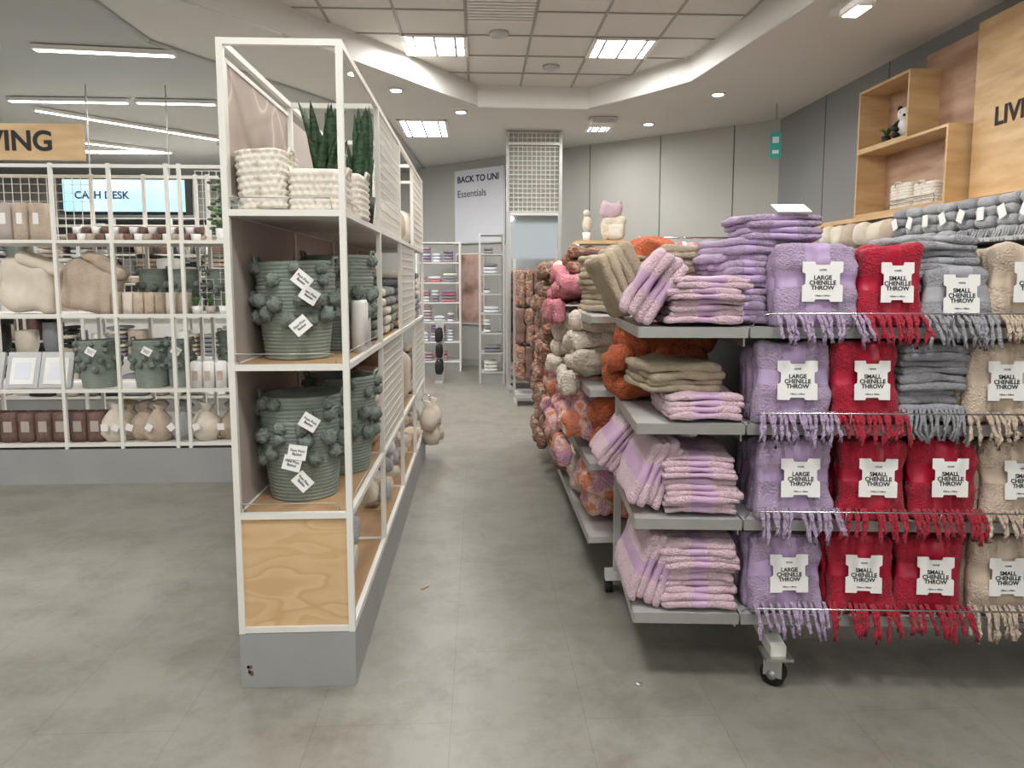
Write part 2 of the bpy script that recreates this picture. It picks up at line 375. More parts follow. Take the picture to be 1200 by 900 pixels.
# ---------------- right throw gondola
GX,GY=.565,2.47
LV=[.28,.635,.985,1.33]
UL=2.6; UM=1.72
G=empty('throw_display_gondola',(GX,GY,0),D(-4.5))
b=B()
for z in LV:
    b.bb(0,.38,0,.66,z-.03,z,M_steelp)
    b.bb(0,.38,-.004,-.0005,z-.034,z+.004,M_steel); b.bb(-.004,-.0005,0,.66,z-.034,z+.004,M_steel)
    b.bb(.388,UM-.005,.0,.495,z-.03,z,M_steelp); b.bb(UM+.005,UL,.0,.495,z-.03,z,M_steelp)
    b.bb(.388,UL,-.004,-.0005,z-.034,z+.004,M_steel)
    for (u0,u1) in ((.40,UM-.02),(UM+.02,UL-.02)):
        b.tube([(u0,.03,z),(u0,-.045,z+.045),(u0+.04,-.062,z+.055),(u1-.04,-.062,z+.055),(u1,-.045,z+.045),(u1,.03,z)],.0032,M_chrome,6)
        for q in (.25,.5,.75): 
            uu=u0+(u1-u0)*q; b.tube([(uu,0,z-.01),(uu,-.05,z+.01),(uu,-.062,z+.055)],.0025,M_chrome,6)
    for u in (.382,UM,UL+.004):
        b.bb(u-.003,u+.003,.05,.495,z-.07,z+.001,M_steel)
b.bb(.36,UL,.5,.52,.22,1.45,M_steelp)
for u in (.36,UM,UL): b.bb(u-.02,u+.02,.498,.55,.16,1.5,M_steelp)
b.bb(.0,.03,.662,.70,.16,1.45,M_steelp)
b.bb(.3,UL,.48,.56,.155,.215,M_steelp)
for u in (.53,UM+.1,UL-.1):
    b.add([(u-.028,.0,.11),(u+.028,.0,.11),(u+.028,.0,.16),(u-.028,.0,.16),(u-.028,.6,.19),(u+.028,.6,.19),(u+.028,.6,.25),(u-.028,.6,.25)],
          [(0,1,2,3),(4,7,6,5),(0,4,5,1),(3,2,6,7),(0,3,7,4),(1,5,6,2)],M_white)
    for v in (.03,.95):
        if v>.5: b.bb(u-.025,u+.025,.5,.97,.13,.2,M_white)
        b.bb(u-.05,u+.05,v-.05,v+.05,.112,.122,M_steel)
        b.tube([(u,v,.13),(u,v,.095)],.014,M_steel)
        wr=Matrix.Rotation(D(55),4,'Z'); b.M=Matrix.Translation((u,v,0))@wr
        b.bb(-.028,-.023,-.032,.035,.04,.112,M_steel); b.bb(.023,.028,-.032,.035,.04,.112,M_steel)
        b.tube([(-.02,.005,.045),(.02,.005,.045)],.045,M_dark,28); b.tube([(-.030,.005,.045),(.030,.005,.045)],.018,M_steel,12)
        b.M=Matrix.Identity(4)
b.obj('shelf_frame',parent=G)
LL="LARGE\nCHENILLE\nTHROW"; LS="SMALL\nCHENILLE\nTHROW"
Gm=Matrix.Translation(Vector((GX,GY,0)))@Matrix.Rotation(D(-4.5),4,'Z')
def gl(u,v,z): return Gm@Vector((u,v,z))
RZ=D(-4.5)
def place(kind,u0,u1,lv,h,label=True,**k):
    m,r,l={'lilac':(M_lilac,M_lilacr,LL),'red':(M_red,M_redr,LS),'grey':(M_grey,M_greyr,LS),'beige':(M_beige,M_beiger,LS)}[kind]
    f=lambda u:.42+(u-.42)*.935
    u0,u1=f(u0),f(u1)
    return throw(kind+'_fringed_throw',gl((u0+u1)/2,R(-.005,.008),LV[lv]+.004),(u1-u0)*.99,h+R(-.008,.008),m,r,l if label else None,None,rz=RZ+D(R(-4,4)),**k)
for lv,items in {3:[('lilac',.48,.80,.30),('red',.80,1.03,.28),('beige',1.27,1.53,.285),('beige',1.55,1.82,.29),('beige',1.9,2.15,.29)],
                 2:[('lilac',.42,.71,.295),('red',.71,.97,.29),('beige',1.2,1.47,.29),('beige',1.5,1.77,.285),('beige',1.88,2.15,.285)],
                 1:[('lilac',.44,.74,.30),('red',.745,1.015,.295),('red',1.02,1.28,.295),('beige',1.285,1.56,.29),('beige',1.6,1.8,.285),('beige',1.95,2.2,.285)],
                 0:[('lilac',.42,.71,.295),('red',.715,.98,.295),('red',.985,1.25,.295),('beige',1.255,1.53,.285),('beige',1.56,1.8,.285),('beige',1.9,2.15,.285)]}.items():
    for k,a,c,h in items: place(k,a,c,lv,h,lean=D(R(2,6)),depth=6)
stack('grey_throw_stack',gl(1.09,.23,LV[3]+.004),.25,.33,6,.052,M_grey,M_greyr,rz=RZ)
throw('grey_fringed_throw',gl(1.10,-.0,LV[3]+.004),.235,.21,M_grey,M_greyr,LS,None,lean=D(4),depth=1,rz=RZ)
stack('grey_throw_stack',gl(1.045,.2,LV[2]+.004),.235,.36,5,.056,M_grey,None,rz=RZ)
b=B()
for i in range(16):
    x=-.11+.22*i/15; l=R(.04,.07); b.tube([(x,0,.05),(x+R(-.01,.01),-.02,.02),(x+R(-.015,.015),-.028,-l*.4),(x+R(-.02,.02),-.03,-l)],.0065,M_grey,5,[.7,1,.8,1])
b.obj('grey_throw_fringe',gl(1.045,.01,LV[2]+.01),RZ)
stack('lilac_throw_stack',gl(.54,.24,LV[3]+.305),.29,.3,2,.050,M_lilac,M_lilacr,rz=RZ)
b=B(); pts=[(-.06,-.04,0),(.06,-.04,0),(.06,.05,0),(-.06,.05,0)]; b.add([(x,y,.0) for x,y,z in pts]+[(x,y,.003) for x,y,z in pts],[(4,5,6,7),(0,1,5,4),(1,2,6,5),(2,3,7,6),(3,0,4,7)],M_card); b.obj('label_card',gl(.56,.13,LV[3]+.424),rot=(D(22),0,RZ))
stack('lilac_throw_stack',gl(.39,.27,LV[3]+.004),.2,.34,6,.050,M_lilac,M_lilacr,rz=RZ+D(4))
for lv,n,t in ((3,4,.042),(1,5,.044),(0,5,.048)):
    stack('pink_throw_stack',gl(.245,.2,LV[lv]+.004),.28,.36,n,t,M_pink,M_pinkr,rz=RZ+D(R(-3,3)))
stack('pink_throw_stack',gl(.235,.2,LV[2]+.004),.29,.36,2,.042,M_pink,M_pinkr,rz=RZ)
stack('khaki_throw_stack',gl(.18,.26,LV[2]+.092),.29,.34,2,.05,M_khaki,None,rz=RZ+D(8),sub=2)
stack('khaki_throw_stack',gl(.31,.56,LV[3]+.004),.3,.26,5,.062,M_khaki,None,rz=RZ+D(-10),sub=2)
def bundle(name,loc,w,d,n,t,m,rib,tilt,rz=0):
    b=B(); b.M=Matrix.Rotation(-tilt,4,'Y'); 
    stack_into(b,w,d,n,t,m,rib,2); b.rest()
    b.obj(name,loc,rz)
for lv,tl in ((3,56),(1,66),(0,70)):
    bundle('pink_throw_bundle',gl(.13,.22,LV[lv]+.004),.28,.36,2,.062,M_pink,M_pinkr,D(tl),RZ+D(R(-6,6)))
bundle('pink_throw_bundle',gl(.08,.60,LV[1]+.004),.26,.3,3,.05,M_pink,M_pinkr,D(50),RZ)
bundle('khaki_throw_bundle',gl(.06,.56,LV[3]+.004),.3,.25,2,.075,M_khaki,None,D(118),RZ+D(12))
# ---------------- aisle-side gondola with plush throws
b=B()
for z in LV:
    for (y0,y1) in ((3.25,4.2),(4.22,5.2),(5.22,6.5)):
        b.bb(.52,1.35,y0,y1,z-.03,z,M_steelp); b.bb(.516,.5195,y0,y1,z-.034,z+.004,M_steel)
b.bb(.95,.98,3.25,6.5,.2,1.5,M_steelp)
for y in (3.25,4.21,5.21,6.5): b.bb(.94,.99,y-.02,y+.02,.05,1.55,M_steelp); b.bb(.6,1.3,y-.02,y+.02,.07,.12,M_white)
for y in (3.27,6.48):
    for x in (.62,1.28): b.tube([(x-.015,y,.035),(x+.015,y,.035)],.035,M_dark,20)
b.obj('aisle_display_gondola')
def fluffy(name,x,y,z,w,d,h,m,a=.03,rz=0,n=2,hang=0):
    b=B()
    for i in range(n):
        b.rbox((R(-.03,.03),R(-.03,.03),h*(i+.5)/n),(w*R(.85,1.03),d*R(.9,1.03),h/n*1.2),min(w,d,h/n)*.5,m,res=.018,amp=a,fr=10,amp2=.010,fr2=30,rot=Matrix.Rotation(R(-.15,.15),3,'X')@Matrix.Rotation(R(-.15,.15),3,'Y'))
    b.rest()
    if hang:
        b.rbox((-w/2-.0,0,.03-hang*.4),(.07,d*.8,hang),.03,m,res=.02,amp=a,fr=10,amp2=.012,fr2=34)
    b.obj(name,(x,y,z),rz)
Z=[l+.004 for l in LV]
fluffy('rose_plush_throw',.64,4.2,Z[3],.40,.75,.14,M_rose,hang=.12)
fluffy('multicolour_knit_throw',.68,4.25,Z[3]+.16,.3,.5,.12,M_multi,n=2)
fluffy('orange_plush_throw',.88,3.7,Z[3],.24,.3,.33,M_orange,n=2)
stack('khaki_throw_stack',(.70,3.66,Z[3]),.27,.30,5,.055,M_khaki,None,rz=D(20))
fluffy('ivory_plush_throw',.64,3.65,Z[2],.36,.34,.13,M_ivory,.04,hang=.12)
fluffy('ivory_plush_throw',.65,3.70,Z[2]+.13,.36,.34,.14,M_ivory,.04)
fluffy('ivory_plush_throw',.64,4.3,Z[2],.36,.5,.27,M_ivory,.05,n=3,hang=.1)
fluffy('orange_plush_throw',.78,3.05,Z[2],.42,.3,.28,M_orange,n=3)
fluffy('orange_plush_throw',.62,3.40,Z[1],.2,.2,.26,M_orange)
fluffy('pastel_plush_throw',.62,3.70,Z[1],.36,.34,.29,M_pastel,.04,n=3,hang=.16)
fluffy('pastel_plush_throw',.64,4.25,Z[1],.36,.5,.28,M_pastel,.04,n=3,hang=.14)
fluffy('pastel_plush_throw',.64,3.55,Z[0],.3,.34,.26,M_pastel,.04)
fluffy('ivory_plush_throw',.64,3.95,Z[0],.3,.4,.26,M_ivory,.05)
fluffy('multicolour_knit_throw',.64,4.5,Z[0],.3,.5,.28,M_multi,.04,n=3)
for k in range(4):
    fluffy('multicolour_knit_throw',.65,5.45,Z[k],.33,.42,.26,M_multi,.03,n=3,hang=.12)
    fluffy('multicolour_knit_throw',.65,5.95,Z[k],.33,.42,.25,M_multi,.03,n=3,hang=.12)
    fluffy('multicolour_knit_throw',.65,6.32,Z[k],.3,.26,.25,M_multi,.03,n=3)
fluffy('multicolour_knit_throw',.64,4.95,Z[2],.34,.35,.26,M_multi,.03,n=3,hang=.12)
fluffy('pastel_plush_throw',.64,4.95,Z[1],.34,.35,.27,M_pastel,.04,hang=.1)
fluffy('ivory_plush_throw',.7,5.0,Z[3],.34,.4,.22,M_ivory,.05)
fluffy('multicolour_knit_throw',.66,5.0,Z[0],.33,.35,.25,M_multi,.03,n=3)
# ---------------- left shelf unit
XL,XR=-.88,-.46; YS=[2.52,3.41,4.3,5.15,6.0]
b=B(); t=.022; e=.0012
b.bb(XL,XR,2.522,6.02,0,.208,M_base)
ZS=(.222,.65,1.19,1.73,2.30)
for y in YS:
    for x in (XL+t/2,XR-t/2): b.bb(x-t/2,x+t/2,y,y+t,.209,2.311,M_white)
    for z in ZS: b.bb(XL+t,XR-t,y+e,y+t-e,z-t/2,z+t/2,M_white)
for x in (XL+t/2,XR-t/2):
    for z in ZS:
        for y0,y1 in zip(YS,YS[1:]): b.bb(x-t/2+e,x+t/2-e,y0+t,y1,z-t/2,z+t/2,M_white)
for z,m in ((.65,M_woodsh),(1.19,M_woodsh),(1.73,M_shelfw)):
    for y0,y1 in zip(YS,YS[1:]): b.bb(XL+t,XR-t,y0+t,y1,z-.008,z+.0085,m)
for y0,y1 in zip(YS,YS[1:]): b.bb(XL+t,XR-t,y0+t,y1,.215,.228,M_woodsh)
b.bb(XL+t,XR-t,2.53,2.538,.234,.638,M_plyH)
for y0,y1 in zip(YS,YS[1:]):
    b.bb(XL+.004,XL+.012,y0+t,y1,.662,1.178,M_taupe); b.bb(XL+.004,XL+.012,y0+t,y1,1.202,1.718,M_taupe)
b.bb(XL+.004,XL+.012,2.58,3.37,1.80,2.24,M_marble)
for z in (1.79,2.25): b.bb(XL+.002,XL+.016,2.56,3.39,z-.008,z+.008,M_white)
for y in (2.57,3.38): b.bb(XL+.0025,XL+.0155,y-.008,y+.008,1.79,2.25,M_white)
b.bb(XL+.004,XL+.012,3.45,6.0,1.80,2.24,M_taupe)
def mesh(b,x0,x1,y0,y1,z0,z1,sp,m,r=.0022):
    if abs(x1-x0)<1e-4:
        n=int((y1-y0)/sp); 
        for i in range(n+1): y=y0+(y1-y0)*i/n; b.box((x0,y,(z0+z1)/2),(2*r,2*r,z1-z0),m)
        n=int((z1-z0)/sp)
        for i in range(n+1): z=z0+(z1-z0)*i/n; b.box((x0+r*.6,(y0+y1)/2,z),(2*r,y1-y0,2*r),m)
    else:
        n=int((x1-x0)/sp)
        for i in range(n+1): x=x0+(x1-x0)*i/n; b.box((x,y0,(z0+z1)/2),(2*r,2*r,z1-z0),m)
        n=int((z1-z0)/sp)
        for i in range(n+1): z=z0+(z1-z0)*i/n; b.box(((x0+x1)/2,y0-r*.6,z),(x1-x0,2*r,2*r),m)
mesh(b,XR-.01,XR-.01,3.43,4.3,1.75,2.29,.045,M_white)
mesh(b,XR-.01,XR-.01,3.43,4.3,.67,1.18,.045,M_white)
mesh(b,XR-.01,XR-.01,4.32,5.15,1.2,1.72,.045,M_white)
mesh(b,XR-.01,XR-.01,5.17,6.0,1.75,2.29,.045,M_white)
mesh(b,XR-.01,XR-.01,5.17,6.0,.67,1.18,.045,M_white)
for z in (1.19,1.73,.65):
    b.tube([(XL+.03,2.56,z),(XL+.03,2.51,z+.05),(XR-.05,2.51,z+.05),(XR-.05,2.56,z)],.0022,M_steel,6)
    b.tube([(XR-.01,2.6,z+.05),(XR-.01,3.38,z+.05)],.002,M_steel,6)
for i in range(5): b.box((XL+.02+R(0,.02),2.5215,R(.05,.09)),(R(.008,.02),.002,R(.006,.016)),M_brown)
b.obj('tall_display_shelf')
def basket(name,x,y,z,r,h,nest=2,tags=(),seed=0,seg=40,pr=.026,rows=(.45,.62),npom=12):
    b=B(); rnd=random.Random(seed)
    def rope(r0,r1,z0,z1):
        prof=[(.001,z0),(r0*.9,z0)]
        rib=.0135; n=max(2,int((z1-z0)/rib))
        for i in range(n):
            for q in range(4):
                f=(i+q/4)/n; prof.append((r0+(r1-r0)*f+.0035*abs(math.sin(math.pi*q/4))-.001,z0+(z1-z0)*f))
        prof+=[(r1,z1),(r1-.006,z1+.004),(r1-.012,z1)]
        prof+=[(r1-.014,z1-.03),(r0-.012,z0+.02),(.001,z0+.02)]
        ox,oy=rnd.uniform(-.004,.004),rnd.uniform(-.004,.004); tl=rnd.uniform(-.04,.04)
        b.lathe(prof,M_sage,seg,fn=lambda p:Vector((p.x*1.01+ox,p.y*.99+oy,p.z+tl*p.x*(1 if z0>0 else 0))))
    hn=h-.045*nest
    rope(r*.80,r,0,hn)
    for k in range(nest):
        rope(r*.93,r*(1.0+.02*rnd.uniform(-1,1)),hn-.06+.045*(k+1)-.04,hn+.045*(k+1))
    def pom(a,rr,zz,s=1):
        rad=pr*s*rnd.uniform(.9,1.1)
        b.ball((rr*math.cos(a),rr*math.sin(a),zz),rad,M_sagep,18,.5,95)
        b.ball(((rr+.002)*math.cos(a),(rr+.002)*math.sin(a),zz-.002),rad*.96,M_sagep,18,.6,140)
    for ri,row in enumerate(rows):
        for i in range(npom):
            a=2*math.pi*(i+.5*ri)/npom+rnd.uniform(-.07,.07); zz=h*row+rnd.uniform(-.018,.018)
            pom(a,r*(.80+.2*min(1,zz/hn))+pr*.3,zz)
    for k in range(nest):
        for i in range(npom-2):
            a=2*math.pi*i/(npom-2)+rnd.uniform(-.2,.2)
            if rnd.random()<.45: pom(a,r+pr*.25,hn+.045*(k+1)-.02,.85)
    for sx in (-1,1):
        b.tube([(sx*(r-.004),-.04,h-.01),(sx*(r+.004),-.03,h+.02),(sx*(r+.004),.03,h+.02),(sx*(r-.004),.04,h-.01)],.006,M_sage,8)
    o=b.obj(name,(x,y,z))
    for (ax,tz,ang) in tags:
        tb=B(); tb.box((0,0,0),(.066,.0015,.054),M_card)
        rr=r+pr*1.5+.004; tx,ty=rr*math.sin(ax),-rr*math.cos(ax)
        to=tb.obj('swing_tag',(tx,ty,tz),parent=o); to.rotation_euler=(D(-6),ang,ax)
        text("Pom Pom\nBasket",.013,(0,-.0018,0),M_black,to,name='tag_text')
    return o
zs1=1.19+.009; zs0=.65+.009
basket('pompom_basket',-.70,2.78,zs1,.146,.365,2,[(.35,.30,D(40)),(.48,.245,D(35)),(.30,.135,D(-40))],1)
basket('pompom_basket',-.61,3.14,zs1,.145,.40,2,[],2)
basket('pompom_basket',-.69,2.78,zs0,.155,.40,3,[(.35,.32,D(35)),(.12,.21,D(10)),(.02,.17,D(15)),(.20,.10,D(50))],3,rows=(.44,.62))
basket('pompom_basket',-.61,3.15,zs0,.148,.42,2,[],4)
def woven(name,x,y,z,w,d,h,rz=0,ry=0,m=M_creamw,cell=.024,handles=True):
    b=B()
    hx,hy=w/2,d/2; per=2*(w+d); nu=int(per/ (cell/3.5)); nv=int(h/(cell/3.5)); nu-=nu%2
    vs=[];fs=[]
    def peri(s):
        a=2*math.pi*s; ex=.35
        cx,cy=math.cos(a),math.sin(a)
        return math.copysign(abs(cx)**ex,cx)*hx, math.copysign(abs(cy)**ex,cy)*hy
    S=[peri(i/2000) for i in range(2001)]; acc=[0]
    for i in range(2000): acc.append(acc[-1]+math.hypot(S[i+1][0]-S[i][0],S[i+1][1]-S[i][1]))
    tot=acc[-1]; j=0; ring=[]
    for i in range(nu):
        tgt=tot*i/nu
        while acc[j+1]<tgt: j+=1
        ring.append((S[j][0],S[j][1]))
    nc=max(4,int(tot/cell)); 
    for k in range(nv+1):
        zz=h*k/nv; row=int(zz/cell)
        for i in range(nu):
            x0,y0=ring[i]; x1,y1=ring[(i+1)%nu]; xm,ym=ring[i-1]
            tx,ty=x1-xm,y1-ym; L=math.hypot(tx,ty) or 1; nx,ny=ty/L,-tx/L
            ph=nc*i/nu+(row%2)*.5
            bump=.012*abs(math.sin(math.pi*ph))**.7*abs(math.sin(math.pi*zz/cell))**.7
            vs.append((x0+nx*bump,y0+ny*bump,zz))
    for k in range(nv):
        for i in range(nu): fs.append((k*nu+i,k*nu+(i+1)%nu,(k+1)*nu+(i+1)%nu,(k+1)*nu+i))
    o=len(vs)
    for f,zz in ((.93,h+.006),(.88,h-.01),(.86,.01)):
        for i in range(nu): vs.append((ring[i][0]*f,ring[i][1]*f,zz))
    for k in range(3):
        a0=(nv*nu if k==0 else o+(k-1)*nu); a1=o+k*nu
        for i in range(nu): fs.append((a0+i,a0+(i+1)%nu,a1+(i+1)%nu,a1+i))
    fs.append(tuple(o+2*nu+i for i in range(nu)))
    b.M=Matrix.Rotation(ry,4,'Y'); b.add(vs,fs,m,True)
    if handles:
        for sx in (-1,1):
            b.tube([(sx*(w/2+.004),-d*.16,h*.9),(sx*(w/2+.012),-d*.12,h+.016),(sx*(w/2+.012),d*.12,h+.016),(sx*(w/2+.004),d*.16,h*.9)],.006,m,8)
    b.rest()
    return b.obj(name,(x,y,z),rz)
zt=1.73+.009
woven('woven_storage_basket',-.757,2.70,zt,.155,.28,.205,0,D(-4))
woven('woven_storage_basket',-.575,2.68,zt,.185,.20,.145,0)
woven('woven_storage_basket',-.56,2.96,zt,.2,.22,.17,0)
def snake(name,x,y,z,n,h,seed,spread=.05):
    b=B(); rnd=random.Random(seed)
    b.lathe([(.001,0),(.05,0),(.065,.12),(.06,.12),(.055,.1),(.001,.1)],M_dark,20)
    for i in range(n):
        a=rnd.uniform(0,6.28); bx,by=math.cos(a)*rnd.uniform(0,.035),math.sin(a)*rnd.uniform(0,.035)
        lx,ly=rnd.uniform(-spread,spread),rnd.uniform(-spread,spread); hh=h*rnd.uniform(.6,1); w=rnd.uniform(.016,.024); f=rnd.uniform(-.9,.9)
        vs=[];fs=[];N=12
        for k in range(N+1):
            s=k/N; c=Vector((bx+lx*s*s*1.2,by+ly*s*s*1.2,.08+hh*s)); ww=w*(1.0+.5*math.sin(s*2.4))*(1-s**5) 
            tw=f+s*.5; dx,dy=math.cos(tw),math.sin(tw)
            for q,dep in ((-1,0),(0,.35),(1,0),(0,.15)):
                vs.append(c+Vector((dx*ww*q-dy*ww*dep,dy*ww*q+dx*ww*dep,0)))
        for k in range(N):
            for q in range(4): fs.append((k*4+q,k*4+(q+1)%4,(k+1)*4+(q+1)%4,(k+1)*4+q))
        b.add(vs,fs,M_leaf,True)
    b.obj(name,(x,y,z))
snake('snake_plant',-.655,3.16,zt,26,.44,5,.08)
snake('snake_plant',-.515,3.20,zt,18,.44,6,.035)
snake('snake_plant',-.62,3.8,zt,14,.40,8)
def goods(name,x0,x1,y0,y1,z,h,mats,n,kind='roll'):
    b=B()
    for i in range(n):
        y=y0+(y1-y0)*(i+.5)/n; w=(y1-y0)/n*.95; m=mats[i%len(mats)]; hh=h*R(.8,1)
        if kind=='fold':
            k=int(hh/.05)
            for j in range(k): b.rbox(((x0+x1)/2+R(-.01,.01),y+R(-.005,.005),.025+j*.05),(x1-x0,w*.97,.054),.025,mats[(i+j//3)%len(mats)],res=.04,amp=.008,fr=14)
        else: b.rbox(((x0+x1)/2+R(-.01,.01),y,hh/2),(x1-x0,w,hh),min(w,hh)*.35,m,res=.03,amp=.015,fr=10)
    b.rest()
    b.obj(name,(0,0,z))
goods('cream_cushion_pile',-.80,-.49,3.46,4.26,zs0,.33,[M_cream,M_ivory],3)
goods('striped_towel_pile',-.80,-.49,3.46,4.26,zs1,.3,[M_sage,M_grey,M_cream],4,'fold')
goods('cream_cushion_pile',-.80,-.49,4.35,5.1,zs0,.35,[M_cream,M_beige],3)
goods('folded_blanket_pile',-.80,-.49,4.35,5.1,zs1,.36,[M_beige,M_grey,M_creamw],3,'fold')
goods('folded_blanket_pile',-.80,-.49,5.2,5.95,zs1,.38,[M_grey,M_cream],3,'fold')
goods('folded_blanket_pile',-.80,-.49,5.2,5.95,zs0,.38,[M_cream,M_grey],3,'fold')
goods('linen_basket_row',-.80,-.49,4.35,5.95,zt,.28,[M_creamw,M_beige],5)
b=B()
for i in range(60):
    b.rbox((R(-.72,-.54),2.70+3.1*(i+.5)/60,.06+R(0,.26)),(.15,.12,.10),.05,[M_cream,M_greyl,M_ivory,M_signw][i%4],res=.022,amp=.02,fr=16,rot=Matrix.Rotation(R(-.6,.6),3,'X'))
for v in b.v: v.z=max(v.z,.001); v.x=max(-.84,min(-.485,v.x))
b.obj('knitted_sock_pile',(0,0,.229))
b=B()
for i in range(3): b.lathe([(.001,0),(.03,0),(.03,.2),(.024,.215),(.001,.215)],M_card,18,(0,i*.07,0))
b.obj('white_candle_row',(-.50,2.98,zs1))
b=B()
for i in range(4): b.lathe([(.01,0),(.06,0),(.075,.08),(.045,.15),(.02,.18),(.04,.22),(.015,.23)],M_cream,20,(.015*i,i*.09,-.14*(i%2)),fn=lambda p:p*(1+.12*noise.noise(p*9)))
b.tube([(0,0,.2),(-.05,.0,.24),(-.05,.3,.24),(.04,.27,.2)],.004,M_chrome,6)
b.obj('hanging_drawstring_bags',(-.41,5.65,.30))
# ---------------- far-left display
YF=5.25
b=B(); t=.024
b.bb(-5.4,-1.05,YF+.002,YF+.55,0,.258,M_base)
X_=(-5.4,-4.6,-3.8,-3.02,-2.62,-2.22,-2.13,-1.07)
for x in X_:
    for y in (YF,YF+.53): b.bb(x-t/2,x+t/2,y,y+t,.26,2.32,M_white)
for z in (.29,.69,1.24,1.77,2.30):
    for x0,x1 in zip(X_,X_[1:]):
        b.bb(x0+t/2,x1-t/2,YF+e,YF+t-e,z-t/2,z+t/2,M_white); b.bb(x0+t/2,x1-t/2,YF+.53+e,YF+.53+t-e,z-t/2,z+t/2,M_white)
    if z<2: b.bb(-5.4,-1.08,YF+t+.001,YF+.528,z-.006,z+.006,M_shelfw)
mesh(b,-2.12,-1.70,YF+.28,YF+.28,1.25,2.31,.05,M_white)
mesh(b,-3.8,-3.02,YF+.52,YF+.52,1.78,2.3,.06,M_white)
mesh(b,-3.0,-2.64,YF+.52,YF+.52,1.25,1.76,.05,M_white)
b.obj('white_display_shelf')
b=B(); b.bb(-3.9,-2.77,YF-.01,YF+.02,2.335,2.585,M_ply); s=b.obj('wooden_department_sign'); text("LIVING",.19,(-3.27,YF-.013,2.46),M_black,s,bold=.005)
b=B()
for i in range(9): b.rbox((-4.1+i*.115,YF+.15,.14),(.1,.14,.27),.006,M_beige if i%3 else M_taupe,res=.06); b.bb(-4.12+i*.115,-4.08+i*.115,YF+.076,YF+.079,.12,.2,M_card)
b.obj('diffuser_box_row',(0,0,1.777))
b=B()
for i in range(14):
    for j in range(2): b.lathe([(.001,0),(.032,0),(.036,.05),(.033,.055),(.001,.05)],[M_brown,M_card,M_beige][(i+j)%3],14,(-2.95+i*.052*1.3,YF+.12+j*.09,0))
    b.lathe([(.001,0),(.03,0),(.034,.045),(.03,.05),(.001,.045)],[M_card,M_brown][i%2],14,(-2.94+i*.052*1.3,YF+.17,.057))
b.obj('candle_jar_row',(0,0,1.777))
b=B()
for cx,cy,rz,m in ((-3.32,.22,8,M_cream),(-2.86,.2,16,M_beige)):
    b.rbox((cx,YF+cy,.21),(.42,.2,.4),.09,m,res=.03,amp=.035,fr=7,rot=Matrix.Rotation(D(rz),3,'Y'))
    b.rbox((cx+.12,YF+cy-.04,.36),(.34,.15,.09),.04,m,res=.03,amp=.03,fr=9,rot=Matrix.Rotation(D(rz+14),3,'Y'))
for v in b.v: v.z=max(v.z,.001)
b.obj('cotton_pouf_pair',(0,0,1.247))
b=B()
for i in range(8): b.rbox((-2.72+i*.078,YF+.12,.08),(.072,.12,.16),.008,[M_beige,M_khaki,M_cream,M_beige][i%4],res=.05)
b.obj('candle_box_row',(0,0,1.247))
for i,x in enumerate((-2.5,-2.27,-2.0)): basket('pompom_basket',x,YF+.38,1.247,.105,.33,1,[],20+i,20,.024,npom=8)
for i,x in enumerate((-2.86,-2.46,-2.26)): basket('pompom_basket',x,YF+.2,.697,.14 if i<2 else .09,.35,2,[(.2,.28,D(30))],30+i,20,.024,npom=10)
for i,x in enumerate((-1.9,-1.6)): basket('pompom_basket',x,YF+.38,.697,.12,.4,2,[],40+i,20,.024,npom=8)
b=B()
for i,x in enumerate((-3.62,-3.36,-3.12)):
    rt=Matrix.Rotation(D(-18),3,'X'); b.box((x,YF+.12,.135),(.235,.025,.27),M_silver,rt); b.box((x,YF+.106,.132),(.17,.008,.2),M_card,rt); b.box((x,YF+.104,.131),(.11,.008,.13),M_signw,rt)
    b.box((x,YF+.19,.08),(.02,.12,.01),M_silver,Matrix.Rotation(D(50),3,'X'))
b.obj('photo_frame_row',(0,0,.697))
b=B()
for i in range(7): b.lathe([(.001,0),(.042,0),(.042,.19),(.03,.2),(.001,.2)],M_card,18,(-2.1+i*.09,YF+.1,0)); b.bb(-2.12+i*.09,-2.08+i*.09,YF+.054,YF+.058,.06,.13,M_beige)
b.obj('pillar_candle_row',(0,0,.697))
b=B()
for i in range(7):
    x=-2.08+i*.1; b.lathe([(.001,0),(.03,0),(.038,.06),(.001,.055)],[M_card,M_taupe][i%2],14,(x,YF+.1,0))
    for k in range(16):
        a=R(0,6.28); q=R(.3,1); b.tube([(x,YF+.1,.05),(x+math.cos(a)*.02*q,YF+.1+math.sin(a)*.02*q,.09),(x+math.cos(a)*.045*q,YF+.1+math.sin(a)*.045*q,.10+R(0,.04))],.006,M_leaf2,4,[.6,1,.2])
b.obj('mini_potted_plants',(0,0,1.247))
b=B()
for i in range(60):
    a=R(0,6.28); z=R(0,.38); rr=R(.02,.10); b.ball((math.cos(a)*rr,math.sin(a)*rr,z+.1),.022,M_leaf2,8,.2,40,(1,1,.5))
b.lathe([(.001,0),(.045,0),(.055,.1),(.001,.1)],M_card,16); b.tube([(0,0,.08),(0,0,.4)],.01,M_brown)
b.obj('potted_ivy',(-1.90,YF+.2,1.777))
b=B()
for i in range(7): b.rbox((-3.6+i*.125,YF+.15,.11),(.11,.16,.22),.008,M_brown,res=.05); b.bb(-3.63+i*.125,-3.57+i*.125,YF+.066,YF+.069,.08,.16,M_taupe)
b.obj('gift_box_row',(0,0,.297))
b=B()
